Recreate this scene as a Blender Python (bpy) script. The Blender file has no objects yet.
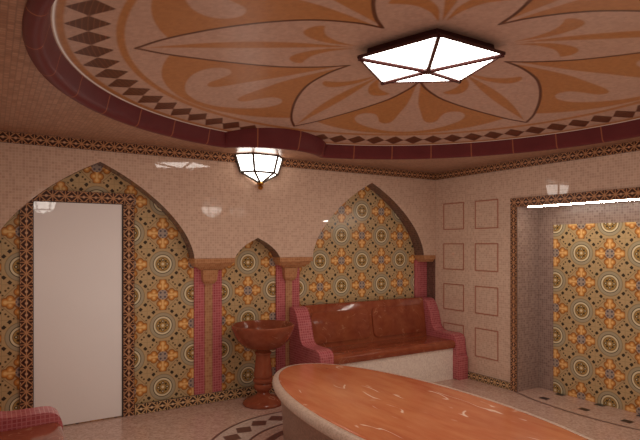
import bpy, bmesh, math
import numpy as np
from mathutils import Vector, Matrix
from mathutils.geometry import tessellate_polygon

S = bpy.context.scene
COL = S.collection
PI = math.pi

# ------------------------------------------------------------------ dimensions (metres)
CX, CY = 2.335, 2.45                 # centre of the ceiling medallion
XL, XR = -0.28, 4.849                # left / right wall planes
YF, YR = 4.985, 5.157                # arched wall front plane / tiled niche plane
YB = -2.2                            # wall behind the camera
ZC = 2.516                           # flat ceiling
ZS = 1.465                           # arch springing
ZTOP = 3.0

# ------------------------------------------------------------------ node helpers
def lin(r, g, b):
    f = lambda c: (c/255/12.92) if c/255 <= .04045 else ((c/255+.055)/1.055)**2.4
    return (f(r), f(g), f(b), 1.0)

class V:
    """a scalar socket with operators"""
    nt = None
    def __init__(s, sock): s.s = sock
    @staticmethod
    def m(op, *a, clamp=False):
        n = V.nt.nodes.new('ShaderNodeMath'); n.operation = op; n.use_clamp = clamp
        for i, x in enumerate(a):
            if isinstance(x, V): V.nt.links.new(x.s, n.inputs[i])
            else: n.inputs[i].default_value = float(x)
        return V(n.outputs[0])
    def __add__(s, o): return V.m('ADD', s, o)
    __radd__ = __add__
    def __sub__(s, o): return V.m('SUBTRACT', s, o)
    def __rsub__(s, o): return V.m('SUBTRACT', o, s)
    def __mul__(s, o): return V.m('MULTIPLY', s, o)
    __rmul__ = __mul__
    def __truediv__(s, o): return V.m('DIVIDE', s, o)
def vabs(a): return V.m('ABSOLUTE', a)
def vmin(a, *b):
    for x in b: a = V.m('MINIMUM', a, x)
    return a
def vmax(a, *b):
    for x in b: a = V.m('MAXIMUM', a, x)
    return a
def vfloor(a): return V.m('FLOOR', a)
def vfrac(a): return V.m('FRACT', a)
def vsqrt(a): return V.m('SQRT', a)
def hyp(a, b): return vsqrt(a*a + b*b)
def step(d, w=.01):
    """1 where d<0, smooth over w"""
    return V.m('ADD', V.m('MULTIPLY', d, -1.0/w), .5, clamp=True)

def new_mat(name):
    m = bpy.data.materials.new(name); m.use_nodes = True
    nt = m.node_tree; nt.nodes.clear(); V.nt = nt
    out = nt.nodes.new('ShaderNodeOutputMaterial')
    b = nt.nodes.new('ShaderNodeBsdfPrincipled')
    nt.links.new(b.outputs[0], out.inputs[0])
    return m, nt, b
def node(t, **k):
    n = V.nt.nodes.new(t)
    for a, v in k.items(): setattr(n, a, v)
    return n
def mixc(f, a, b):
    """a where f=0, b where f=1; colours may be tuples or sockets"""
    n = node('ShaderNodeMix', data_type='RGBA')
    ins = [i for i in n.inputs if i.enabled]
    for i, x in zip((0, 1, 2), (f, a, b)):
        x = x.s if isinstance(x, V) else x
        if isinstance(x, bpy.types.NodeSocket): V.nt.links.new(x, ins[i])
        else: ins[i].default_value = x
    return [o for o in n.outputs if o.enabled][0]
def objco():
    return node('ShaderNodeTexCoord').outputs['Object']
def xyz(sock):
    n = node('ShaderNodeSeparateXYZ'); V.nt.links.new(sock, n.inputs[0])
    return V(n.outputs[0]), V(n.outputs[1]), V(n.outputs[2])
def comb(x, y, z=0.0):
    n = node('ShaderNodeCombineXYZ')
    for i, a in enumerate((x, y, z)):
        if isinstance(a, V): V.nt.links.new(a.s, n.inputs[i])
        else: n.inputs[i].default_value = a
    return n.outputs[0]
def box_uv():
    """object coordinates flattened along the dominant normal"""
    tc = node('ShaderNodeTexCoord')
    x, y, z = xyz(tc.outputs['Object']); a, b, c = [vabs(q) for q in xyz(tc.outputs['Normal'])]
    top = V.m('GREATER_THAN', c, vmax(a, b)); side = V.m('GREATER_THAN', a, b)
    u = x + side*(1-top)*(y - x)
    v = z + top*(y - z)
    return u, v
def rnd(u, v):
    n = node('ShaderNodeTexWhiteNoise', noise_dimensions='2D')
    V.nt.links.new(comb(vfloor(u), vfloor(v)), n.inputs['Vector'])
    return V(n.outputs['Value'])
def noise(scale, detail=3, vec=None, rough=.55, dist=0.0):
    n = node('ShaderNodeTexNoise'); n.inputs['Scale'].default_value = scale
    n.inputs['Detail'].default_value = detail; n.inputs['Roughness'].default_value = rough
    n.inputs['Distortion'].default_value = dist
    V.nt.links.new(vec if vec is not None else objco(), n.inputs['Vector'])
    return V(n.outputs['Fac'])
def setc(b, c, rough=.3, spec=.5, coat=0.0):
    if isinstance(c, (tuple, list)): b.inputs['Base Color'].default_value = c
    else: V.nt.links.new(c, b.inputs['Base Color'])
    b.inputs['Roughness'].default_value = rough
    b.inputs['Specular IOR Level'].default_value = spec
    b.inputs['Coat Weight'].default_value = coat
    b.inputs['Coat Roughness'].default_value = .03

def mosaic_mat(name, c1, c2, grout, cell=.025, gw=.10, gmix=.6, rough=.3, coat=.0, stagger=False):
    m, nt, b = new_mat(name)
    u, v = box_uv()
    u = u/cell; v = v/cell
    if stagger: u = u + .5*vfrac(vfloor(v)*.5)*2
    f = rnd(u, v)
    c = mixc(f, c1, c2)
    du = .5 - vabs(vfrac(u) - .5); dv = .5 - vabs(vfrac(v) - .5)
    g = step(vmin(du, dv) - gw, .12)
    setc(b, mixc(g*gmix, c, grout), rough, .5, coat)
    return m

def border_colour(u, v, dark, light, mid, g=0.0):
    """square modules of dark triangles split by a pale saltire and cross; v=0..1 over the band, u in band heights"""
    x = vabs(vfrac(u) - .5); y = vabs(v - .5)
    d = vmin(vabs(x - y) - .065 - g, hyp(x, y) - .14 - g, x - .035 - g, y - .04 - g)
    x2 = .5 - x
    dots = vmin(hyp(x2, y) - .12, hyp(x - .25, y - .5) - .10)
    c = mixc(step(d, .05), dark, mid)
    c = mixc(step(dots, .06), c, light)
    return mixc(step(.47 - y, .03), c, dark)
def border_mat(name, ua, va, h, dark=lin(62, 30, 22), light=lin(206, 160, 122), mid=lin(190, 138, 96), g=0.0):
    m, nt, b = new_mat(name)
    q = xyz(objco())
    setc(b, border_colour(q[ua]/h, q[va]/h, dark, light, mid, g), .3, .5)
    return m

def tile_mat(name, ua, cell=.298):
    """encaustic tiles: ringed rosettes alternating with four-lobed orange crosses; the object's origin sits on a rosette"""
    m, nt, b = new_mat(name)
    q = xyz(objco()); u = q[ua]/cell; v = q[2]/cell
    iu = vfloor(u + .5); iv = vfloor(v + .5)
    x = vabs(u - iu); y = vabs(v - iv)
    par = vfrac((iu + iv)*.5)*2.0                       # 0 rosette cell, 1 cross cell
    hi = vmax(x, y); lo = vmin(x, y); r = hyp(x, y)
    olive = lin(202, 170, 120); olive2 = lin(180, 149, 106)
    n1 = noise(90, 2)
    base = mixc(n1, olive, olive2)
    # rosette
    grey = lin(174, 158, 126); dark = lin(62, 52, 40); cream = lin(226, 208, 166); ochre = lin(176, 138, 78)
    c = mixc(step(r - .425, .015), base, lin(138, 118, 86))
    c = mixc(step(r - .405, .03), c, grey)
    c = mixc(step(r - .315, .015), c, dark)
    c = mixc(step(r - .292, .015), c, cream)
    c = mixc(step(r - .235, .015), c, lin(104, 82, 48))
    c = mixc(step(r - .218, .015), c, ochre)
    pet = vmin(hyp(hi - .14, lo) - .05, hyp(x - .095, y - .095) - .038)
    c = mixc(step(pet, .015), c, lin(84, 66, 44))
    c = mixc(step(hyp(hi - .14, lo) - .022, .015), c, cream)
    c = mixc(step(hyp(x, y) - .045, .015), c, cream)
    spots = vmin(hyp(hi - .455, lo - .29) - .044, vabs(hi - .44) + vabs(lo - .30) - .066)
    ros = mixc(step(spots, .015), c, dark)
    # cross
    tre = vmin(hyp(hi - .41, lo) - .10, hyp(hi - .285, lo - .095) - .082, vmax(hi - .40, lo - .07))
    dia = hi + lo
    lace = vabs(dia - .60) - .012
    c = mixc(step(lace, .015)*.7, base, lin(120, 98, 66))
    c = mixc(step(vmin(tre - .03, dia - .30), .015), c, lin(150, 94, 48))
    c = mixc(step(tre, .015), c, lin(204, 134, 64))
    inner = vmin(hyp(hi - .405, lo) - .055, hyp(hi - .285, lo - .085) - .04, vmax(hi - .38, lo - .03))
    c = mixc(step(inner, .04), c, lin(238, 192, 122))
    c = mixc(step(vmax(hi - .15, dia - .23), .015), c, lin(170, 150, 132))
    c = mixc(step(vmin(hyp(x - .07, y - .07) - .036, hyp(hi - .14, lo) - .022), .015), c, lin(104, 90, 90))
    crs = mixc(step(vmin(hyp(hi - .40, lo - .33) - .03, hyp(hi - .47, lo - .20) - .025), .015), c, lin(92, 70, 46))
    col = mixc(par, ros, crs)
    joint = step(.5 - hi - .008, .01)
    setc(b, mixc(joint*.35, col, lin(110, 90, 64)), .22, .5)
    return m

def marble_mat(name, ca, cb, cc, scale, vein, rough=.16, veins=.5, stretch=(1, 1, 1), coat=0.0, warp=1.5):
    m, nt, b = new_mat(name)
    mp = node('ShaderNodeMapping'); mp.inputs['Scale'].default_value = stretch
    nt.links.new(objco(), mp.inputs['Vector']); vec = mp.outputs[0]
    n1 = noise(scale, 6, vec, .6, .8); n2 = noise(scale*3.5, 5, vec, .6, .3)
    f = V.m('MULTIPLY_ADD', n1, 2.2, -.6, clamp=True)
    c = mixc(f, ca, cb)
    c = mixc(V.m('MULTIPLY_ADD', n2, 2.0, -.75, clamp=True)*.6, c, cc)
    # short pale calcite veins: thin bands of a warped field, only where a mask allows
    w = noise(scale*.9, 3, vec, .5, warp); mask = noise(scale*2.2, 2, vec)
    v = step(vabs(w - .5) - .006, .008)*step(.55 - mask, .06)
    setc(b, mixc(v*veins, c, vein), rough, .5, coat)
    return m

def plain_mat(name, c, rough=.3, metal=0.0, coat=0.0, nz=.0):
    m, nt, b = new_mat(name)
    d = tuple(x*.8 for x in c[:3]) + (1,)
    setc(b, mixc(noise(40, 3), d, c), rough, .5, coat)
    b.inputs['Metallic'].default_value = metal
    return m
def lamp_mat(name, c, e):
    m, nt, b = new_mat(name)
    setc(b, lin(240, 236, 228), .25)
    b.inputs['Emission Color'].default_value = c
    b.inputs['Emission Strength'].default_value = e
    return m

LAMPC = (1.0, .92, .83, 1)
M = {}
M['wall'] = mosaic_mat('wall_mosaic', lin(210, 178, 152), lin(192, 158, 134), lin(224, 196, 172), .024, .10, .5, .025)
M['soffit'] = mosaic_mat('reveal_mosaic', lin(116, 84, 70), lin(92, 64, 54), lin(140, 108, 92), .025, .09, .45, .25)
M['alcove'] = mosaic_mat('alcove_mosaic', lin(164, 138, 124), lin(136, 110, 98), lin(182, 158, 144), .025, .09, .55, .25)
M['ceil'] = mosaic_mat('ceiling_mosaic', lin(172, 126, 98), lin(140, 95, 70), lin(112, 76, 56), .028, .11, .6, .35)
M['pink'] = mosaic_mat('pink_mosaic', lin(186, 93, 94), lin(163, 72, 74), lin(214, 144, 140), .026, .10, .6, .22)
M['stripe'] = mosaic_mat('tan_mosaic', lin(186, 136, 96), lin(166, 112, 76), lin(204, 158, 120), .026, .10, .5, .25)
M['capital'] = mosaic_mat('capital_mosaic', lin(186, 132, 90), lin(164, 108, 68), lin(200, 152, 110), .022, .10, .5, .25)
M['rim'] = mosaic_mat('rim_mosaic', lin(206, 178, 156), lin(178, 148, 126), lin(212, 188, 168), .012, .1, .4, .3)
M['drum'] = mosaic_mat('drum_mosaic', lin(156, 118, 98), lin(124, 90, 74), lin(150, 116, 96), .014, .1, .4, .4)
M['base'] = mosaic_mat('bench_base_mosaic', lin(240, 224, 206), lin(222, 202, 184), lin(240, 226, 210), .016, .1, .4, .3)
M['tile_xz'] = tile_mat('niche_tile', 0)
M['tile_yz'] = tile_mat('alcove_tile', 1)
M['band_x'] = border_mat('border_x', 0, 2, .09)
M['band_y'] = border_mat('border_y', 1, 2, .09)
M['band_zx'] = border_mat('border_upright_x', 2, 0, .1)
M['band_zy'] = border_mat('border_upright_y', 2, 1, .085)
M['dband_x'] = border_mat('door_border_x', 0, 2, .1)
M['aband_y'] = border_mat('alcove_border_y', 1, 2, .1)
M['base_x'] = border_mat('baseboard_x', 0, 2, .1, dark=lin(56, 36, 28), light=lin(232, 198, 152), mid=lin(208, 168, 118), g=.012)
M['base_y'] = border_mat('baseboard_y', 1, 2, .085, dark=lin(56, 36, 28), light=lin(232, 198, 152), mid=lin(208, 168, 118), g=.012)
M['bench'] = marble_mat('bench_marble', lin(150, 76, 48), lin(124, 52, 32), lin(168, 98, 62), 3.2, lin(214, 168, 128), .1, .3)
M['basin'] = marble_mat('basin_marble', lin(150, 76, 50), lin(114, 50, 32), lin(168, 98, 66), 3.0, lin(216, 170, 134), .14, .4)
M['slab'] = marble_mat('table_marble', lin(206, 122, 78), lin(180, 92, 56), lin(220, 152, 104), 1.6, lin(250, 226, 200), .16, .75, (2.4, .55, 1), 0.0, .35)
M['cream'] = mosaic_mat('cream_mosaic', lin(206, 180, 162), lin(188, 160, 142), lin(200, 176, 158), .016, .1, .4, .2)
M['brown'] = plain_mat('dark_bronze', lin(62, 24, 22), .35)
M['brass'] = plain_mat('aged_brass', lin(196, 140, 62), .3, .9)
M['lead'] = plain_mat('lantern_lead', lin(70, 58, 50), .4)
M['lamp'] = lamp_mat('ceiling_lamp_glass', LAMPC, 9)
M['sconce'] = lamp_mat('lantern_glass', LAMPC, 6)
M['tube'] = lamp_mat('alcove_tube', (1, .93, .82, 1), 70)
M['inlay'] = plain_mat('inlay_brown', lin(112, 76, 64), .3)
M['line'] = plain_mat('terracotta_line', lin(176, 108, 82), .3)
M['dash'] = plain_mat('dark_floor_tile', lin(46, 34, 32), .3)

# terrazzo floor
def floor_mat():
    m, nt, b = new_mat('floor_terrazzo')
    vo = node('ShaderNodeTexVoronoi'); vo.inputs['Scale'].default_value = 55
    nt.links.new(objco(), vo.inputs['Vector'])
    h = node('ShaderNodeSeparateColor'); nt.links.new(vo.outputs['Color'], h.inputs[0])
    c = mixc(V(h.outputs[0]), lin(212, 178, 158), lin(172, 134, 114))
    c = mixc(noise(5, 3)*.5, c, lin(190, 150, 128))
    setc(b, c, .16, .5)
    return m
M['floor'] = floor_mat()

def glass_mat():
    m, nt, b = new_mat('frosted_door_glass')
    c = mixc(noise(1.2, 2), lin(248, 240, 230), lin(238, 229, 219))
    setc(b, c, .02, .7)
    return m
M['door'] = glass_mat()

# ------------------------------------------------------------------ mesh helpers
def link(name, bm, mat, parent=None, loc=(0, 0, 0), smooth=False):
    me = bpy.data.meshes.new(name)
    bmesh.ops.recalc_face_normals(bm, faces=bm.faces)
    bm.to_mesh(me); bm.free()
    o = bpy.data.objects.new(name, me); COL.objects.link(o)
    for m in (mat if isinstance(mat, list) else [mat]): me.materials.append(m)
    o.parent = parent; o.location = loc
    if smooth:
        for p in me.polygons: p.use_smooth = True
        me.set_sharp_from_angle(angle=math.radians(38))
    return o
def box(bm, x0, x1, y0, y1, z0, z1):
    r = bmesh.ops.create_cube(bm, size=1.0)
    bmesh.ops.transform(bm, matrix=Matrix.Translation(((x0+x1)/2, (y0+y1)/2, (z0+z1)/2)) @ Matrix.Diagonal((x1-x0, y1-y0, z1-z0, 1)), verts=r['verts'])
    return r['verts']
def bbox(x0, x1, y0, y1, z0, z1, bev=0.0, seg=3):
    bm = bmesh.new(); box(bm, x0, x1, y0, y1, z0, z1)
    if bev: bmesh.ops.bevel(bm, geom=bm.edges[:], offset=bev, segments=seg, profile=.5, affect='EDGES')
    return bm
def prism(pts, fn0, fn1, bev=0.0, seg=3, tess=False):
    """outline pts extruded between two planes"""
    bm = bmesh.new()
    a = [bm.verts.new(fn0(*p)) for p in pts]; b = [bm.verts.new(fn1(*p)) for p in pts]
    n = len(pts)
    if tess:
        for t in tessellate_polygon([[Vector((p[0], p[1], 0)) for p in pts]]):
            if len({tuple(pts[i]) for i in t}) == 3:
                bm.faces.new([a[i] for i in t]); bm.faces.new([b[i] for i in t[::-1]])
    else:
        f0 = bm.faces.new(a); f1 = bm.faces.new(b[::-1])
    for i in range(n): bm.faces.new((a[i], b[i], b[(i+1) % n], a[(i+1) % n]))
    if bev:
        ed = [e for e in bm.edges if (e in f0.edges[:] or e in f1.edges[:])]
        bmesh.ops.bevel(bm, geom=ed, offset=bev, segments=seg, profile=.5, affect='EDGES')
    return bm
def lathe(prof, n=56, cx=0, cy=0):
    bm = bmesh.new(); rings = []
    for r, z in prof:
        if r < 1e-6: rings.append([bm.verts.new((cx, cy, z))])
        else: rings.append([bm.verts.new((cx+r*math.cos(2*PI*k/n), cy+r*math.sin(2*PI*k/n), z)) for k in range(n)])
    for A, B in zip(rings, rings[1:]):
        for k in range(n):
            a, b = A[k % len(A)], A[(k+1) % len(A)]; c, d = B[(k+1) % len(B)], B[k % len(B)]
            vs = []
            for q in (a, b, c, d):
                if q not in vs: vs.append(q)
            if len(vs) > 2: bm.faces.new(vs)
    return bm
def bar(bm, p, q, r, n=8):
    p, q = Vector(p), Vector(q); d = (q-p).normalized()
    a = d.orthogonal().normalized(); b = d.cross(a)
    A = [bm.verts.new(p + r*(math.cos(2*PI*k/n)*a + math.sin(2*PI*k/n)*b)) for k in range(n)]
    B = [bm.verts.new(q + r*(math.cos(2*PI*k/n)*a + math.sin(2*PI*k/n)*b)) for k in range(n)]
    for k in range(n): bm.faces.new((A[k], A[(k+1) % n], B[(k+1) % n], B[k]))
    bm.faces.new(A[::-1]); bm.faces.new(B)
def smooth_curve(pts, n=8):
    """Catmull-Rom through points"""
    P = [np.array(p, float) for p in pts]; P = [2*P[0]-P[1]] + P + [2*P[-1]-P[-2]]
    out = []
    for i in range(1, len(P)-2):
        for k in range(n):
            t = k/n
            out.append(tuple(.5*((2*P[i]) + (P[i+1]-P[i-1])*t + (2*P[i-1]-5*P[i]+4*P[i+1]-P[i+2])*t*t + (3*P[i]-P[i-1]-3*P[i+1]+P[i+2])*t**3)))
    out.append(tuple(P[-2]))
    return out

def struct(o): o['kind'] = 'structure'; return o
def tag(o, label, cat, group=None):
    o['label'] = label; o['category'] = cat
    if group: o['group'] = group
    return o
def thing(name, label, cat, loc=(0, 0, 0), rz=0.0, group=None):
    o = bpy.data.objects.new(name, None); COL.objects.link(o)
    o.location = loc; o.rotation_euler = (0, 0, rz); o.empty_display_size = .1
    return tag(o, label, cat, group)
def dup(root, loc, rz, label):
    r = root.copy(); COL.objects.link(r); r.location = loc; r.rotation_euler = (0, 0, rz); r['label'] = label
    for ch in list(root.children):
        c = ch.copy(); COL.objects.link(c); c.parent = r
        for g in list(ch.children):
            d = g.copy(); COL.objects.link(d); d.parent = c
    return r

# ------------------------------------------------------------------ ring path (circle with a scallop round the wall lantern)
RC = 2.163
NX, NY, NR = CX + .0, 5.06, .735
def ring_path(step=.03):
    n = int(2*PI*RC/step)
    pts = []
    # start just past the scallop, walk anticlockwise
    a0 = None
    th = np.linspace(0, 2*PI, 20001)
    P = np.c_[CX+RC*np.cos(th), CY+RC*np.sin(th)]
    inside = np.hypot(P[:, 0]-NX, P[:, 1]-NY) < NR
    ai = th[inside]; s, e = ai.min(), ai.max()            # scallop spans s..e (around 90 degrees)
    for t in np.linspace(e, s + 2*PI, n): pts.append((CX+RC*math.cos(t), CY+RC*math.sin(t)))
    q0, q1 = pts[-1], pts[0]
    b0 = math.atan2(q0[1]-NY, q0[0]-NX); b1 = math.atan2(q1[1]-NY, q1[0]-NX)
    if b0 > 0: b0 -= 2*PI
    if b1 > 0: b1 -= 2*PI
    m = int(abs(b1-b0)*NR/step)
    for t in np.linspace(b0, b1, m+2)[1:-1]: pts.append((NX+NR*math.cos(t), NY+NR*math.sin(t)))
    return np.array(pts)
PATH = ring_path()
def offset_path(P, d):
    """outward offset of a closed anticlockwise path"""
    t = np.roll(P, -1, 0) - np.roll(P, 1, 0); t /= np.linalg.norm(t, axis=1)[:, None]
    return P + d*np.c_[t[:, 1], -t[:, 0]]

# ------------------------------------------------------------------ FLOOR
fl = struct(link('floor', bbox(XL-.02, 5.26, YB-.02, YR+.05, -.1, 0), M['floor']))
EX, EY = CX, 2.62
def ell(a, b, n=2.2, N=160):
    out = []
    for k in range(N):
        t = 2*PI*k/N; c, s = math.cos(t), math.sin(t)
        out.append((EX + a*math.copysign(abs(c)**(2/n), c), EY + b*math.copysign(abs(s)**(2/n), s)))
    return out
def strip(bm, A, B, z):
    n = len(A)
    lo = [[bm.verts.new((p[0], p[1], zz)) for p in L] for L in (A, B) for zz in (0.0, z)]
    a0, a1, b0, b1 = lo
    for k in range(n):
        j = (k+1) % n
        bm.faces.new((a1[k], a1[j], b1[j], b1[k]))
        bm.faces.new((a0[k], a0[j], a1[j], a1[k])); bm.faces.new((b0[k], b0[j], b1[j], b1[k]))
bm = bmesh.new()
for a, b, w in ((1.27, 1.885, .022), (.99, 1.575, .022), (.87, 1.44, .07)):
    strip(bm, ell(a, b), ell(a-w, b-w), .0015)
mid = np.array(ell(1.13, 1.73, 2.2, 2000))
seg = np.r_[0, np.cumsum(np.linalg.norm(np.diff(np.vstack([mid, mid[:1]]), axis=0), axis=1))]
ND = 46
for k in range(ND):
    i = int(np.searchsorted(seg, seg[-1]*k/ND)) % 2000
    p = mid[i]; t = mid[(i+1) % 2000]-mid[i-1]; t = t/np.linalg.norm(t); nrm = np.array([t[1], -t[0]])
    vs = [bm.verts.new((*(p+q), .0015)) for q in (t*.095, nrm*.085, -t*.095, -nrm*.085)]
    bm.faces.new(vs)
bc = bmesh.new(); strip(bc, ell(1.25, 1.865), ell(.985, 1.575), .0008)
link('cream_band', bc, M['cream'], fl)
ib = link('inlay_border', bm, M['inlay'], fl)
ib['label'] = 'brown inlaid border of diamonds between two lines, running round the stone table'

# alcove threshold line and dark tiles
AY0, AY1 = 2.12, 3.74                     # alcove opening
AYM = (AY0+AY1)/2
bm = bmesh.new()
h = .165; c2 = (AY1-AY0)/2 + .08; R = (c2*c2+h*h)/(2*h); xc = XR - h + R
tm = math.asin(c2/R)
arc = lambda r: [(xc-r*math.cos(t), AYM+r*math.sin(t)) for t in np.linspace(-tm, tm, 48)]
A, B = arc(R), arc(R-.022)
va = [bm.verts.new((*p, .002)) for p in A]; vb = [bm.verts.new((*p, .002)) for p in B]
for k in range(len(A)-1): bm.faces.new((va[k], va[k+1], vb[k+1], vb[k]))
tl = link('threshold_line', bm, M['inlay'], fl)
bm = bmesh.new()
for x, y in [(px, py) for py in (3.437, 3.003, 2.595, 2.19) for px in (4.888, 5.155)]:
    vs = [bm.verts.new((x+a, y+b, .002)) for a, b in ((-.038, -.045), (.038, -.045), (.038, .045), (-.038, .045))]
    bm.faces.new(vs)
link('dark_tiles', bm, M['dash'], fl)

# ------------------------------------------------------------------ WALLS
def arch(cx, w, h, pts=None):
    """points from the right springing over the apex to the left springing"""
    if pts is None:
        P = [np.array(p) for p in ((w, 0), (w*.962, h*.345), (w*.51, h*.765), (0, h))]
        half = []
        for k in range(25):
            t = k/24
            half.append(tuple((1-t)**3*P[0] + 3*(1-t)**2*t*P[1] + 3*(1-t)*t*t*P[2] + t**3*P[3]))
    else:
        half = smooth_curve(pts, 6)
    L = [(cx+x, ZS+z) for x, z in half]
    L += [(cx-x, ZS+z) for x, z in half[-2::-1]]
    return L
A3 = arch(3.827, .822, .866)
A1 = arch(.818, .853, .866)
A2 = arch(2.345, .256, .205, [(.256, 0), (.215, .062), (.12, .142), (0, .205)])
out = [(XL, ZTOP), (XL, ZS)] + A1[::-1] + A2[::-1] + A3[::-1] + [(XR, ZS), (XR, ZTOP)]
bm = prism(out, lambda x, z: (x, YF, z), lambda x, z: (x, YR, z), tess=True)
bmesh.ops.recalc_face_normals(bm, faces=bm.faces)
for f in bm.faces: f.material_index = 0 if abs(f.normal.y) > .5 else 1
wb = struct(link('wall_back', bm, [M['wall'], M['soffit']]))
wn = struct(link('wall_niche', bbox(XL-.02, 5.26, YR+.002, YR+.1, -.1, ZTOP), M['soffit']))
wn['label'] = 'tiled back wall inside the arched niches'
for x0, x1, ox in ((XL, 1.73, .817), (2.0, 2.64, 2.309), (2.91, XR, 3.804)):
    p = link('tile_panel', bbox(x0-ox, x1-ox, YR, YR+.02, 0-1.412, 2.36-1.412), M['tile_xz'], wn, (ox, 0, 1.412))
    p['label'] = 'ochre and olive patterned tiles filling the arched niche'

wr_out = [(YB, ZTOP), (YB, 0), (AY0, 0), (AY0, 2.012), (AY1, 2.012), (AY1, 0), (YR+.01, 0), (YR+.01, ZTOP)]
bm = prism(wr_out, lambda y, z: (XR, y, z), lambda y, z: (5.215, y, z), tess=True)
bmesh.ops.recalc_face_normals(bm, faces=bm.faces)
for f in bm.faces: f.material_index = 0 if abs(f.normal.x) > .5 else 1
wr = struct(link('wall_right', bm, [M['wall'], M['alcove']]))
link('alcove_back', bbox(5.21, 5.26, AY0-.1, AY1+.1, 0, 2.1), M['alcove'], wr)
o = link('tile_panel', bbox(5.196, 5.212, 2.315-3.225, 3.545-3.225, -1.512, 1.815-1.512), M['tile_yz'], wr, (0, 3.225, 1.512))
o['label'] = 'panel of patterned tiles on the alcove wall'
# thin terracotta outlines, two columns of four
def outline(y0, y1, z0, z1, w=.011):
    bm = bmesh.new()
    box(bm, XR-.004, XR+.002, y0, y1, z0, z0+w); box(bm, XR-.004, XR+.002, y0, y1, z1-w, z1)
    box(bm, XR-.004, XR+.002, y0, y0+w, z0+w, z1-w); box(bm, XR-.004, XR+.002, y1-w, y1, z0+w, z1-w)
    return bm
for z0, z1 in ((1.785, 2.115), (1.29, 1.615), (.79, 1.115), (.285, .625)):
    for y0, y1 in ((4.504, 4.844), (3.995, 4.333)):
        link('panel_outline', outline(y0, y1, z0, z1), M['line'], wr)

link('shaded_reveal', bbox(XR-.004, XR+.01, YF+.004, YR-.003, 0, ZS-.002), M['soffit'], wr)  # dark mosaic strip over the wall, niche shade put into its colour
struct(link('wall_left', bbox(XL-.1, XL, YB-.1, YR+.05, -.1, ZTOP), M['wall']))
struct(link('wall_front', bbox(XL-.1, 5.26, YB-.1, YB, -.1, ZTOP), M['wall']))

# border bands, baseboards, frames
def trim(n, bm, mat, loc, label):
    o = struct(link('trim_%d' % n, bm, mat, None, loc)); o['label'] = label; return o
trim(1, bbox(0, XR-XL-.008, -.008, 0, 0, .09), M['band_x'], (XL, YF, 2.426), 'dark and ochre mosaic border along the top of the arched wall')
trim(2, bbox(-.008, 0, YB-YF, -.008, 0, .09), M['band_y'], (XR, YF, 2.426), 'dark and ochre mosaic border along the top of the right wall')
o = struct(link('baseboard_back', bbox(1.145, XR-.012, -.012, 0, 0, .1), M['base_x'], None, (0, YR-.022, 0)))
o['label'] = 'dark and cream mosaic skirting under the niches'
o = struct(link('baseboard_right', bbox(-.012, 0, AY1+.085, YR-.04, 0, .085), M['base_y'], None, (XR, 0, 0)))
o['label'] = 'dark and cream mosaic skirting right of the bench'
# alcove frame: two uprights and a head
trim(3, bbox(-.01, 0, AY0-AY1-.17+.0, 0, 0, .1), M['aband_y'], (XR, AY1+.085, 2.007), 'dark and ochre mosaic border over the alcove opening')
trim(4, bbox(-.01, 0, 0, .085, 0, 2.006), M['band_zy'], (XR, AY1, 0), 'upright mosaic border at the left of the alcove')
trim(5, bbox(-.01, 0, 0, .085, 0, 2.006), M['band_zy'], (XR, AY0-.085, 0), 'upright mosaic border at the right of the alcove')

# ------------------------------------------------------------------ DOOR
DX0, DX1, DZ = .305, 1.042, 1.975
d = struct(link('door_1', bbox(DX0+.004, DX1-.012, YR-.016, YR+.01, .012, DZ-.004), M['door']))
d['label'] = 'pale frosted glass door in the left arched niche'
fr = bmesh.new()
box(fr, DX1-.012, DX1, YR-.022, YR+.006, 0, DZ); box(fr, DX0, DX0+.004, YR-.022, YR+.006, 0, DZ); box(fr, DX0, DX1, YR-.022, YR+.006, DZ-.004, DZ)
link('door_frame', fr, M['lead'], d)
trim(6, bbox(0, .1, -.024, 0, 0, DZ), M['band_zx'], (DX0-.1, YR, 0), 'upright mosaic border left of the glass door')
trim(7, bbox(0, .1, -.024, 0, 0, DZ), M['band_zx'], (DX1, YR, 0), 'upright mosaic border right of the glass door')
trim(8, bbox(0, DX1-DX0+.2, -.024, 0, 0, .1), M['dband_x'], (DX0-.1, YR, DZ), 'mosaic border over the glass door')

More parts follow.
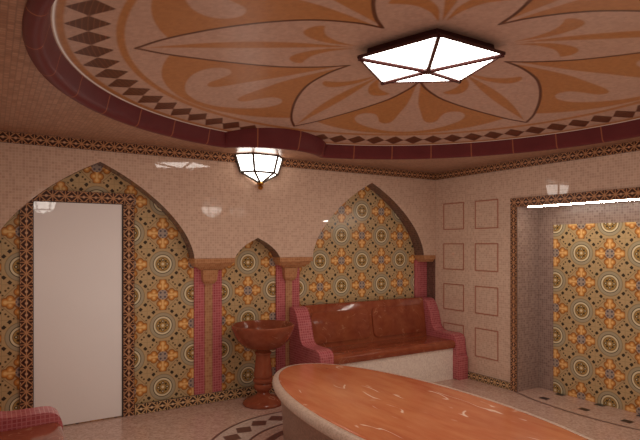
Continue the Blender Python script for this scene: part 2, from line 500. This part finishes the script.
# ------------------------------------------------------------------ PILASTERS
def pilaster(x0, x1, p0, p1, s0, s1, label, corner=False):
    """x0..x1 capital, p0..p1 shaft, s0..s1 stripe"""
    xm = (p0+p1)/2
    t = thing('pilaster', label, 'pilaster', (xm, YR-.002, 0), 0, 'pink mosaic pilasters of the arched wall')
    yb = .0                                       # local back plane
    link('shaft', bbox(p0-xm, p1-xm, -.020, 0, .1, 1.40), M['pink'], t)
    bm = prism([(0, -.028), (.02, -.031), (s1-s0-.02, -.031), (s1-s0, -.028), (s1-s0, -.008), (0, -.008)],
               lambda x, y: (s0-xm+x, y, .1), lambda x, y: (s0-xm+x, y, 1.30))
    if corner: bm.free()
    else: link('stripe', bm, M['stripe'], t)
    fy = YF-YR
    bm = bmesh.new()
    def tier(a0, a1, ya, za, b0, b1, yb_, zb):
        vs = [bm.verts.new(v) for v in ((a0, 0, za), (a1, 0, za), (a1, ya, za), (a0, ya, za), (b0, 0, zb), (b1, 0, zb), (b1, yb_, zb), (b0, yb_, zb))]
        for f in ((0, 1, 2, 3), (7, 6, 5, 4), (0, 4, 5, 1), (1, 5, 6, 2), (2, 6, 7, 3), (3, 7, 4, 0)): bm.faces.new([vs[i] for i in f])
    L0, L1 = x0-xm, x1-xm
    clip = lambda v: min(v, XR-.001-xm)
    tier(L0, L1, fy-.004, ZS-.001, L0, L1, fy-.004, ZS-.048)
    tier(L0+.012, clip(L1-.012) if not corner else L1, fy+.012, ZS-.048, L0+.03, clip(L1-.03) if not corner else L1, fy+.045, ZS-.085)
    if not corner: tier(L0+.05, clip(L1-.05), fy+.055, ZS-.085, L0+.10, clip(L1-.10), fy+.10, ZS-.12)
    link('capital', bm, M['capital'], t)
    if corner: return t
    bm = bmesh.new()
    w = .03
    tier(s0-xm-w-.012, clip(s1-xm+w+.012), -.085, ZS-.12, s0-xm-w, clip(s1-xm+w), -.075, ZS-.225)
    tier(s0-xm-w, clip(s1-xm+w), -.075, ZS-.225, s0-xm-.01, clip(s1-xm+.01), -.05, ZS-.26)
    link('corbel', bm, M['capital'], t)
    return t
pilaster(1.671, 2.089, 1.72, 2.008, 1.825, 1.905, 'pink mosaic pilaster with tan stripe between the door niche and the small arch')
pilaster(2.601, 3.005, 2.635, 2.924, 2.745, 2.825, 'pink mosaic pilaster with tan stripe between the small arch and the bench niche')
pilaster(4.649, XR-.006, 4.637, XR-.008, 4.735, 4.815, 'plain pink mosaic pilaster in the corner above the right end of the bench', True)

# ------------------------------------------------------------------ CEILING
inner = [tuple(p) for p in offset_path(PATH, .02)]
bm = bmesh.new()
vi = [bm.verts.new((x, y, ZC)) for x, y in inner]
rect = [(XL-.05, YB-.05), (5.26, YB-.05), (5.26, YR+.05), (XL-.05, YR+.05)]
vo = [bm.verts.new((x, y, ZC)) for x, y in rect]
ed = [bm.edges.new((vi[k], vi[(k+1) % len(vi)])) for k in range(len(vi))] + [bm.edges.new((vo[k], vo[(k+1) % 4])) for k in range(4)]
bmesh.ops.triangle_fill(bm, use_beauty=True, edges=ed)
ci = link('ceiling', bm, M['ceil']); struct(ci)
md = ci.modifiers.new('thick', 'SOLIDIFY'); md.thickness = .03; md.offset = 1.0
for f in ci.data.polygons:
    pass
# make every face look down
bm = bmesh.new(); bm.from_mesh(ci.data)
for f in bm.faces:
    if f.normal.z > 0: f.normal_flip()
bm.to_mesh(ci.data); bm.free(); ci.modifiers['thick'].offset = -1.0

# medallion: shallow dome whose inlays and painted rim highlight are distance fields stored on the vertices
def domez(r): return 2.803 - .042*r*r
NT, NRD, RMAX = 720, 200, 2.13
th = np.arange(NT)*2*PI/NT; rr = np.linspace(0.02, RMAX, NRD)
Rg, Tg = np.meshgrid(rr, th, indexing='ij')
X = CX+Rg*np.cos(Tg); Y = CY+Rg*np.sin(Tg); Z = domez(Rg)
co = np.stack([X, Y, Z], -1).reshape(-1, 3)
ii, kk = np.meshgrid(np.arange(NRD-1), np.arange(NT), indexing='ij')
k2 = (kk+1) % NT
fc = np.stack([ii*NT+kk, ii*NT+k2, (ii+1)*NT+k2, (ii+1)*NT+kk], -1).reshape(-1, 4)
cen = co[fc].mean(1)
keep = np.hypot(cen[:, 0]-NX, cen[:, 1]-NY) > NR-.01
faces = [tuple(f) for f in fc[keep][:, ::-1]]
faces.append(tuple(range(NT))[::-1])
me = bpy.data.meshes.new('medallion'); me.from_pydata([tuple(c) for c in co], [], faces); me.update()

def sdpoly(px, py, poly):
    """signed distance to closed polygon"""
    P = np.array(poly, float); n = len(P)
    d = np.full(px.shape, 1e9); ins = np.zeros(px.shape, bool)
    for i in range(n):
        a, b = P[i], P[(i+1) % n]
        e = b-a; wx, wy = px-a[0], py-a[1]
        t = np.clip((wx*e[0]+wy*e[1])/(e@e+1e-12), 0, 1)
        d = np.minimum(d, np.hypot(wx-e[0]*t, wy-e[1]*t))
        c = ((a[1] > py) != (b[1] > py))
        with np.errstate(divide='ignore', invalid='ignore'):
            xi = (b[0]-a[0])*(py-a[1])/(b[1]-a[1]+1e-15)+a[0]
        ins ^= c & (px < xi)
    return np.where(ins, -d, d)
def dline(px, py, L):
    d = np.full(px.shape, 1e9)
    for a, b in zip(L, L[1:]):
        a, b = np.array(a), np.array(b); e = b-a; wx, wy = px-a[0], py-a[1]
        t = np.clip((wx*e[0]+wy*e[1])/(e@e+1e-12), 0, 1)
        d = np.minimum(d, np.hypot(wx-e[0]*t, wy-e[1]*t))
    return d
dx, dy = co[:, 0]-CX, co[:, 1]-CY
R_ = np.hypot(dx, dy); T_ = np.degrees(np.arctan2(dy, dx))
fold = lambda ang: np.radians(((T_-ang+36) % 72)-36)
ps = fold(18); la, lb = R_*np.cos(ps), np.abs(R_*np.sin(ps))          # leaf axis frame
ph = fold(54); sp, sq = R_*np.cos(ph), np.abs(R_*np.sin(ph))          # between-leaves frame
edge = smooth_curve([(.43, .315), (.6, .36), (.82, .376), (1.0, .35), (1.2, .292), (1.4, .212), (1.6, .11), (1.748, 0)], 6)
leaf = sdpoly(la, lb, [(0, -.2), (0, 0), (.2, .15)] + edge + [(1.748, -.2)])
outline_d = dline(la, lb, edge)
bound = R_ - (1.785 - .19*(np.degrees(np.abs(ph))/30)**2)
field = np.maximum(np.maximum(bound, -leaf), .55 - R_)
scroll = sdpoly(sp, sq, smooth_curve([(.58, .012), (1.0, .04), (1.25, .09), (1.45, .14), (1.505, .2), (1.46, .255), (1.36, .272), (1.265, .30), (1.225, .37),
                 (1.25, .44), (1.33, .478), (1.45, .455), (1.58, .355), (1.68, .22), (1.72, .1), (1.735, 0)], 5) + [(1.735, -.2), (.58, -.2)])
vw = .05*np.sin(np.clip((la-.5)/1.2, 0, 1)*PI)**1.1
vein = np.where((la > .5) & (la < 1.7), lb - vw, 1.0)
vein = np.maximum(vein, -1)
tear = sdpoly(la, lb, smooth_curve([(.5, .02), (.68, .05), (.81, .13), (.855, .21), (.82, .28), (.76, .30), (.745, .24), (.71, .16), (.62, .08), (.5, .025)], 5))
rings = np.minimum(np.abs(R_-1.815)-.02, np.abs(R_-2.082)-.016)
orange = np.minimum.reduce([np.maximum(field, -scroll), vein, tear, rings])
NDIA = 65
da = (((T_-1.2)*NDIA/360.0 + .5) % 1.0 - .5) * (2*PI/NDIA) * R_
dia = (np.abs(da)/.094 + np.abs(R_-1.963)/.107 - 1)*.07
brown = np.where(R_ > .42, outline_d - .011, 1.0)
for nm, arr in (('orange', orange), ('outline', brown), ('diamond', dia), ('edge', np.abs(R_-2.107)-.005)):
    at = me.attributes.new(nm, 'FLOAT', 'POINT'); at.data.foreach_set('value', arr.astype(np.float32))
def medallion_mat():
    m, nt, b = new_mat('medallion_mosaic')
    def attr(nm):
        n = node('ShaderNodeAttribute'); n.attribute_name = nm; return V(n.outputs['Fac'])
    f = noise(26, 4)*.6 + rnd(*[q/.022 for q in xyz(objco())[:2]])*.4; f2 = noise(120, 2)
    base = mixc(f, lin(184, 145, 122), lin(146, 108, 88)); base = mixc(f2*.35, base, lin(196, 158, 134))
    org = mixc(f, lin(172, 114, 66), lin(148, 92, 50))
    x, y, z = xyz(objco())
    st = V.m('ABSOLUTE', vfrac(hyp(x-CX, y-CY)/.026) - .5)
    dcol = mixc(step(st - .1, .08)*.6, lin(84, 44, 28), lin(124, 76, 50))
    c = mixc(step(attr('orange'), .012), base, org)
    c = mixc(step(attr('outline'), .010), c, lin(84, 44, 26))
    c = mixc(step(attr('diamond'), .008), c, dcol)
    c = mixc(step(attr('edge'), .006), c, lin(244, 236, 224))  # pale rim ring: a highlight line put into the colour
    setc(b, c, .35, .4)
    return m
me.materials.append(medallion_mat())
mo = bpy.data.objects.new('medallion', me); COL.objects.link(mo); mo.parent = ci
for p in me.polygons: p.use_smooth = True
mo['label'] = 'round domed medallion with a five-leaf rosette, orange scrollwork and a ring of brown diamonds'

# maroon ring moulding
def ring_mat():
    m, nt, b = new_mat('maroon_tile')
    n = node('ShaderNodeAttribute'); n.attribute_name = 'along'
    s = V(n.outputs['Fac'])
    j = step(vabs(vfrac(s/.40) - .5) - .012, .012)
    c = mixc(noise(8, 3), lin(104, 44, 44), lin(86, 34, 36))
    setc(b, mixc(j*.8, c, lin(160, 96, 64)), .45, .3)
    return m
prof = [(.064, 2.53), (.064, 2.510), (.058, 2.499), (.044, 2.490), (.026, 2.485), (.010, 2.487), (-.003, 2.494), (-.013, 2.506), (-.021, 2.53), (-.033, 2.58), (-.046, 2.62), (-.047, 2.68), (.03, 2.68), (.03, 2.53)]
off = [offset_path(PATH, o) for o, z in prof]
n = len(PATH); verts = []; along = []
seg = np.r_[0, np.cumsum(np.linalg.norm(np.diff(PATH, axis=0), axis=1))]
for k in range(n+1):
    kk_ = k % n
    for (o_, z_), P in zip(prof, off):
        verts.append((P[kk_, 0], P[kk_, 1], z_)); along.append(seg[kk_] if k < n else seg[-1]+.03)
mm = len(prof)
fs = [(k*mm+i, k*mm+(i+1) % mm, (k+1)*mm+(i+1) % mm, (k+1)*mm+i) for k in range(n) for i in range(mm)]
me = bpy.data.meshes.new('trim_9'); me.from_pydata(verts, [], fs); me.update()
at = me.attributes.new('along', 'FLOAT', 'POINT'); at.data.foreach_set('value', np.array(along, np.float32))
M['ring'] = ring_mat(); me.materials.append(M['ring'])
bm = bmesh.new(); bm.from_mesh(me); bmesh.ops.recalc_face_normals(bm, faces=bm.faces); bm.to_mesh(me); bm.free()
for p in me.polygons: p.use_smooth = True
me.set_sharp_from_angle(angle=math.radians(50))
ro = bpy.data.objects.new('trim_9', me); COL.objects.link(ro); struct(ro)
ro['label'] = 'glossy maroon tile moulding ringing the ceiling medallion'

# ------------------------------------------------------------------ PENTAGON CEILING LIGHT
t = thing('ceiling_light', 'glowing pentagonal ceiling light of five white panes at the medallion centre', 'ceiling light', (CX-.01, CY+.01, 2.80))
pent = lambda r, z: [Vector((r*math.cos(PI/2+2*PI*k/5), r*math.sin(PI/2+2*PI*k/5), z)) for k in range(5)]
zr, zh = -.064, -.107
b0 = bmesh.new()
A = [b0.verts.new(p) for p in pent(.395, .0)]; B = [b0.verts.new(p) for p in pent(.405, zr+.012)]; Cc = [b0.verts.new(p) for p in pent(.462, zr+.010)]; D_ = [b0.verts.new(p) for p in pent(.462, zr+.005)]
for k in range(5): b0.faces.new((A[k], A[(k+1) % 5], B[(k+1) % 5], B[k]))
for P_, Q_ in ((B, Cc), (Cc, D_)):
    for k in range(5): b0.faces.new((P_[k], P_[(k+1) % 5], Q_[(k+1) % 5], Q_[k]))
b0.faces.new(A); b0.faces.new(D_[::-1])
link('base', b0, M['brown'], t)
O = pent(.455, zr); hub = Vector((0, 0, zh))
fb = bmesh.new(); dn = Vector((0, 0, -.007))
for k in range(5):
    bar(fb, O[k], O[(k+1) % 5], .009); bar(fb, O[k]+dn, hub+dn, .0145)
for k in range(5):
    pb = bmesh.new()
    tri = [O[k], O[(k+1) % 5], hub]
    lo = [pb.verts.new(p) for p in tri]; hi_ = [pb.verts.new(p+Vector((0, 0, .004))) for p in tri]
    pb.faces.new(lo); pb.faces.new(hi_[::-1])
    for i in range(3): pb.faces.new((lo[i], lo[(i+1) % 3], hi_[(i+1) % 3], hi_[i]))
    link('pane', pb, M['lamp'], t)
link('frame', fb, M['brown'], t)
link('hub', lathe([(0, zh-.022), (.02, zh-.02), (.034, zh-.008), (.03, zh+.004), (0, zh+.008)], 20), M['brown'], t, smooth=True)

# ------------------------------------------------------------------ WALL LANTERN
def lantern(label, loc, rz=0):
    """local: back plane y=0, faces -y, top z=0"""
    t = thing('wall_lantern', label, 'wall lamp', loc, rz, 'half-hexagon wall lanterns')
    top = [Vector(p) for p in ((-.262, -.004, 0), (-.135, -.145, 0), (.135, -.145, 0), (.262, -.004, 0))]
    bot = [Vector(p) for p in ((-.205, -.004, -.17), (-.105, -.115, -.17), (.105, -.115, -.17), (.205, -.004, -.17))]
    tip = Vector((0, -.03, -.275))
    fb = bmesh.new()
    ctr = Vector((0, .06, -.1))
    def ou(v, q=.007): d = v-ctr; d.z *= .4; return v + d.normalized()*q
    tp, bt, ti = [ou(v) for v in top], [ou(v) for v in bot], tip+Vector((0, -.004, -.006))
    for L, r in ((tp, .007), (bt, .009)):
        for k in range(3): bar(fb, L[k], L[k+1], r+.002)
    for k in range(4):
        bar(fb, tp[k], bt[k], .013); bar(fb, bt[k], ti, .012)
    link('frame', fb, M['lead'], t)
    def pane(vs):
        pb = bmesh.new(); c = sum(vs, Vector())/len(vs)
        a = [pb.verts.new(v) for v in vs]; nrm = (vs[1]-vs[0]).cross(vs[2]-vs[0]).normalized()*.003
        b = [pb.verts.new(v-nrm) for v in vs]; n_ = len(vs)
        pb.faces.new(a); pb.faces.new(b[::-1])
        for i in range(n_): pb.faces.new((a[i], a[(i+1) % n_], b[(i+1) % n_], b[i]))
        link('pane', pb, M['sconce'], t)
    for k in range(3):
        pane([top[k], bot[k], bot[k+1], top[k+1]]); pane([bot[k], tip, bot[k+1]])
    cb = bmesh.new(); a = [cb.verts.new(v+Vector((0, 0, .001))) for v in top]; b = [cb.verts.new(v+Vector((0, 0, .005))) for v in top]
    cb.faces.new(a); cb.faces.new(b[::-1])
    for k in range(4): cb.faces.new((a[k], a[(k+1) % 4], b[(k+1) % 4], b[k]))
    link('cap', cb, M['lead'], t)
    link('back_plate', bbox(-.19, .19, -.006, 0, -.17, -.004), M['lead'], t)
    link('finial', lathe([(0, -.345), (.016, -.342), (.028, -.325), (.024, -.306), (.014, -.30), (.032, -.29), (.036, -.275), (.018, -.258), (0, -.255)], 20, 0, -.03), M['brass'], t, smooth=True)
    return t
lt = lantern('glowing white half-hexagon lantern with golden tip on the arched wall', (CX+.02, YF-.009, 2.508))
dup(lt, (.92, YB, 2.50), PI, 'half-hexagon lantern on the wall behind, seen mirrored in the glass door')
dup(lt, (4.50, YB, 2.50), PI, 'half-hexagon lantern on the wall behind, seen mirrored beside the small arch')

# ------------------------------------------------------------------ ALCOVE TUBE LIGHT
t = thing('tube_light', 'glowing white tube light under the top edge of the tiled alcove', 'light', (XR+.014, AYM, 2.011))
link('housing', bbox(.012, .05, AY0-AYM+.1, AY1-AYM-.1, -.012, 0), M['lead'], t)
bm = bmesh.new(); bar(bm, (.006, AY0-AYM+.12, -.010), (.006, AY1-AYM-.12, -.010), .0055, 12)
link('tube', bm, M['tube'], t, smooth=True)

# ------------------------------------------------------------------ BENCHES
def bench(label, loc, rz, L=2.06):
    """local: length along x centred, back at y=0, front towards -y"""
    t = thing('marble_bench', label, 'bench', loc, rz, 'tiled marble benches')
    aw = .165
    x0, x1 = -L/2, L/2
    crv = smooth_curve([(-.0, .915), (-.06, .918), (-.115, .895), (-.165, .83), (-.205, .74), (-.235, .63), (-.265, .565), (-.32, .535), (-.44, .53), (-.55, .53), (-.60, .518), (-.632, .488), (-.648, .44)], 5)
    pts = crv + [(-.655, .28), (-.692, .262), (-.692, 0), (0, 0)]
    for a, b in ((x0, x0+aw), (x1-aw, x1)):
        bm = prism(pts, lambda y, z: (a, y, z), lambda y, z: (b, y, z), .012, 2)
        link('arm', bm, M['pink'], t, smooth=True)
    xi0, xi1 = x0+aw-.002, x1-aw+.002
    link('base', bbox(xi0, xi1, -.60, 0, 0, .362), M['base'], t)
    # seat slab with a rounded nose
    sp_ = [(-.05, .362), (-.60, .362), (-.625, .370), (-.637, .390), (-.64, .425), (-.634, .442), (-.617, .456), (-.59, .462), (-.4, .455), (-.12, .455), (-.05, .455)]
    link('seat', prism(sp_, lambda y, z: (xi0, y, z), lambda y, z: (xi1, y, z)), M['bench'], t, smooth=True)
    bp = [(0, .445), (0, .90), (-.012, .922), (-.03, .93), (-.07, .925), (-.085, .905), (-.155, .445)]
    bk = link('backrest', prism(bp, lambda y, z: (xi0, y, z), lambda y, z: (xi1, y, z)), M['bench'], t, smooth=True)
    # two raised panels on the sloping back
    def yof(z): return -.085 - (.905-z)/(.905-.445)*.07
    w = (xi1-xi0)
    for a, b in ((xi0+.05, -.03), (.03, xi1-.05)):
        z0, z1 = .505, .845
        rp = []
        r = .05
        for cx_, cz_, s in ((b-r, z1-r, 0), (a+r, z1-r, 1), (a+r, z0+r, 2), (b-r, z0+r, 3)):
            for k in range(6):
                an = s*PI/2 + k*PI/10
                rp.append((cx_+r*math.cos(an), cz_+r*math.sin(an)))
        bm = prism(rp, lambda x, z: (x, yof(z)+.01, z), lambda x, z: (x, yof(z)-.015, z), .009, 3)
        link('raised_panel', bm, M['bench'], bk, smooth=True)
    return t
b1 = bench('rust marble bench with pink tiled arms under the right arch', (3.814, YR-.037, 0), 0)
dup(b1, (XL+.025, 2.91, 0), PI/2, 'marble bench along the left wall, only its pink tiled arm end showing')

# ------------------------------------------------------------------ WASH BASIN
t = thing('wash_basin', 'round rust marble pedestal basin standing before the small arched niche', 'basin', (2.325, 4.825, 0))
link('foot', lathe([(0, 0), (.2, 0), (.205, .012), (.198, .03), (.165, .055), (.11, .075), (.07, .095), (.058, .115), (.0, .115)]), M['basin'], t, smooth=True)
link('column', lathe([(.05, .11), (.058, .115), (.06, .128), (.084, .148), (.094, .175), (.09, .2), (.076, .215), (.096, .222), (.102, .235), (.1, .252), (.084, .262), (.092, .275), (.094, .30), (.086, .36), (.076, .44), (.072, .49), (.084, .505), (.086, .52), (.068, .53), (.06, .548), (.0, .548)]), M['basin'], t, smooth=True)
bp = smooth_curve([(.06, .545), (.12, .552), (.2, .585), (.265, .65), (.305, .74), (.318, .785)], 5)
bp += smooth_curve([(.318, .785), (.314, .797), (.302, .797), (.294, .785), (.255, .68), (.18, .615), (.08, .592), (0, .588)], 4)[1:]
link('bowl', lathe([(0, .545)] + bp, 64), M['basin'], t, smooth=True)

# ------------------------------------------------------------------ STONE TABLE
TA, TB, TZ = .645, 1.57, .52
t = thing('stone_table', 'long oval stone table with orange marble top and beige mosaic rim', 'table', (EX+.005, EY, 0))
def oval_loft(rows, N=128):
    """rows of (inset, z): closed loft, capped at both ends"""
    bm = bmesh.new(); R = []
    for d, z in rows:
        R.append([bm.verts.new(((TA-d)*math.cos(2*PI*k/N), (TB-d)*math.sin(2*PI*k/N), z)) for k in range(N)])
    for A, B in zip(R, R[1:]):
        for k in range(N): bm.faces.new((A[k], A[(k+1) % N], B[(k+1) % N], B[k]))
    bm.faces.new(R[0]); bm.faces.new(R[-1][::-1])
    return bm
link('drum', oval_loft([(.10, 0), (.10, .03), (.085, .28), (.06, .40), (.03, .45)]), M['drum'], t, smooth=True)
link('rim', oval_loft([(.03, .448), (.012, .455), (.002, .472), (0, .49), (.006, .508), (.022, .519), (.042, .522), (.058, .519)]), M['rim'], t, smooth=True)
link('top', oval_loft([(.056, .50), (.056, .519), (.062, .524), (.075, .526)]), M['slab'], t, smooth=True)

# ------------------------------------------------------------------ CAMERA
cam = bpy.data.cameras.new('camera'); co_ = bpy.data.objects.new('camera', cam); COL.objects.link(co_)
co_.location = (0, 0, 1.6)
co_.rotation_euler = (PI/2, 0, -.5564)
cam.sensor_width = 36; cam.sensor_fit = 'HORIZONTAL'
cam.lens = 528.73*36/640
cam.shift_y = (244.6-220)/640
cam.clip_start = .02
S.camera = co_

w = bpy.data.worlds.new('world'); S.world = w; w.use_nodes = True
w.node_tree.nodes['Background'].inputs[0].default_value = (.95, .82, .72, 1)
w.node_tree.nodes['Background'].inputs[1].default_value = .02
S.view_settings.view_transform = 'Standard'; S.view_settings.look = 'None'
S.view_settings.gamma = 1; S.view_settings.use_curve_mapping = False
S.view_settings.exposure = 0.0
S.cycles.use_fast_gi = True; S.cycles.fast_gi_method = 'ADD'
w.light_settings.distance = 1.5; w.light_settings.ao_factor = 0.29
S.cycles.max_bounces = 12; S.cycles.diffuse_bounces = 8
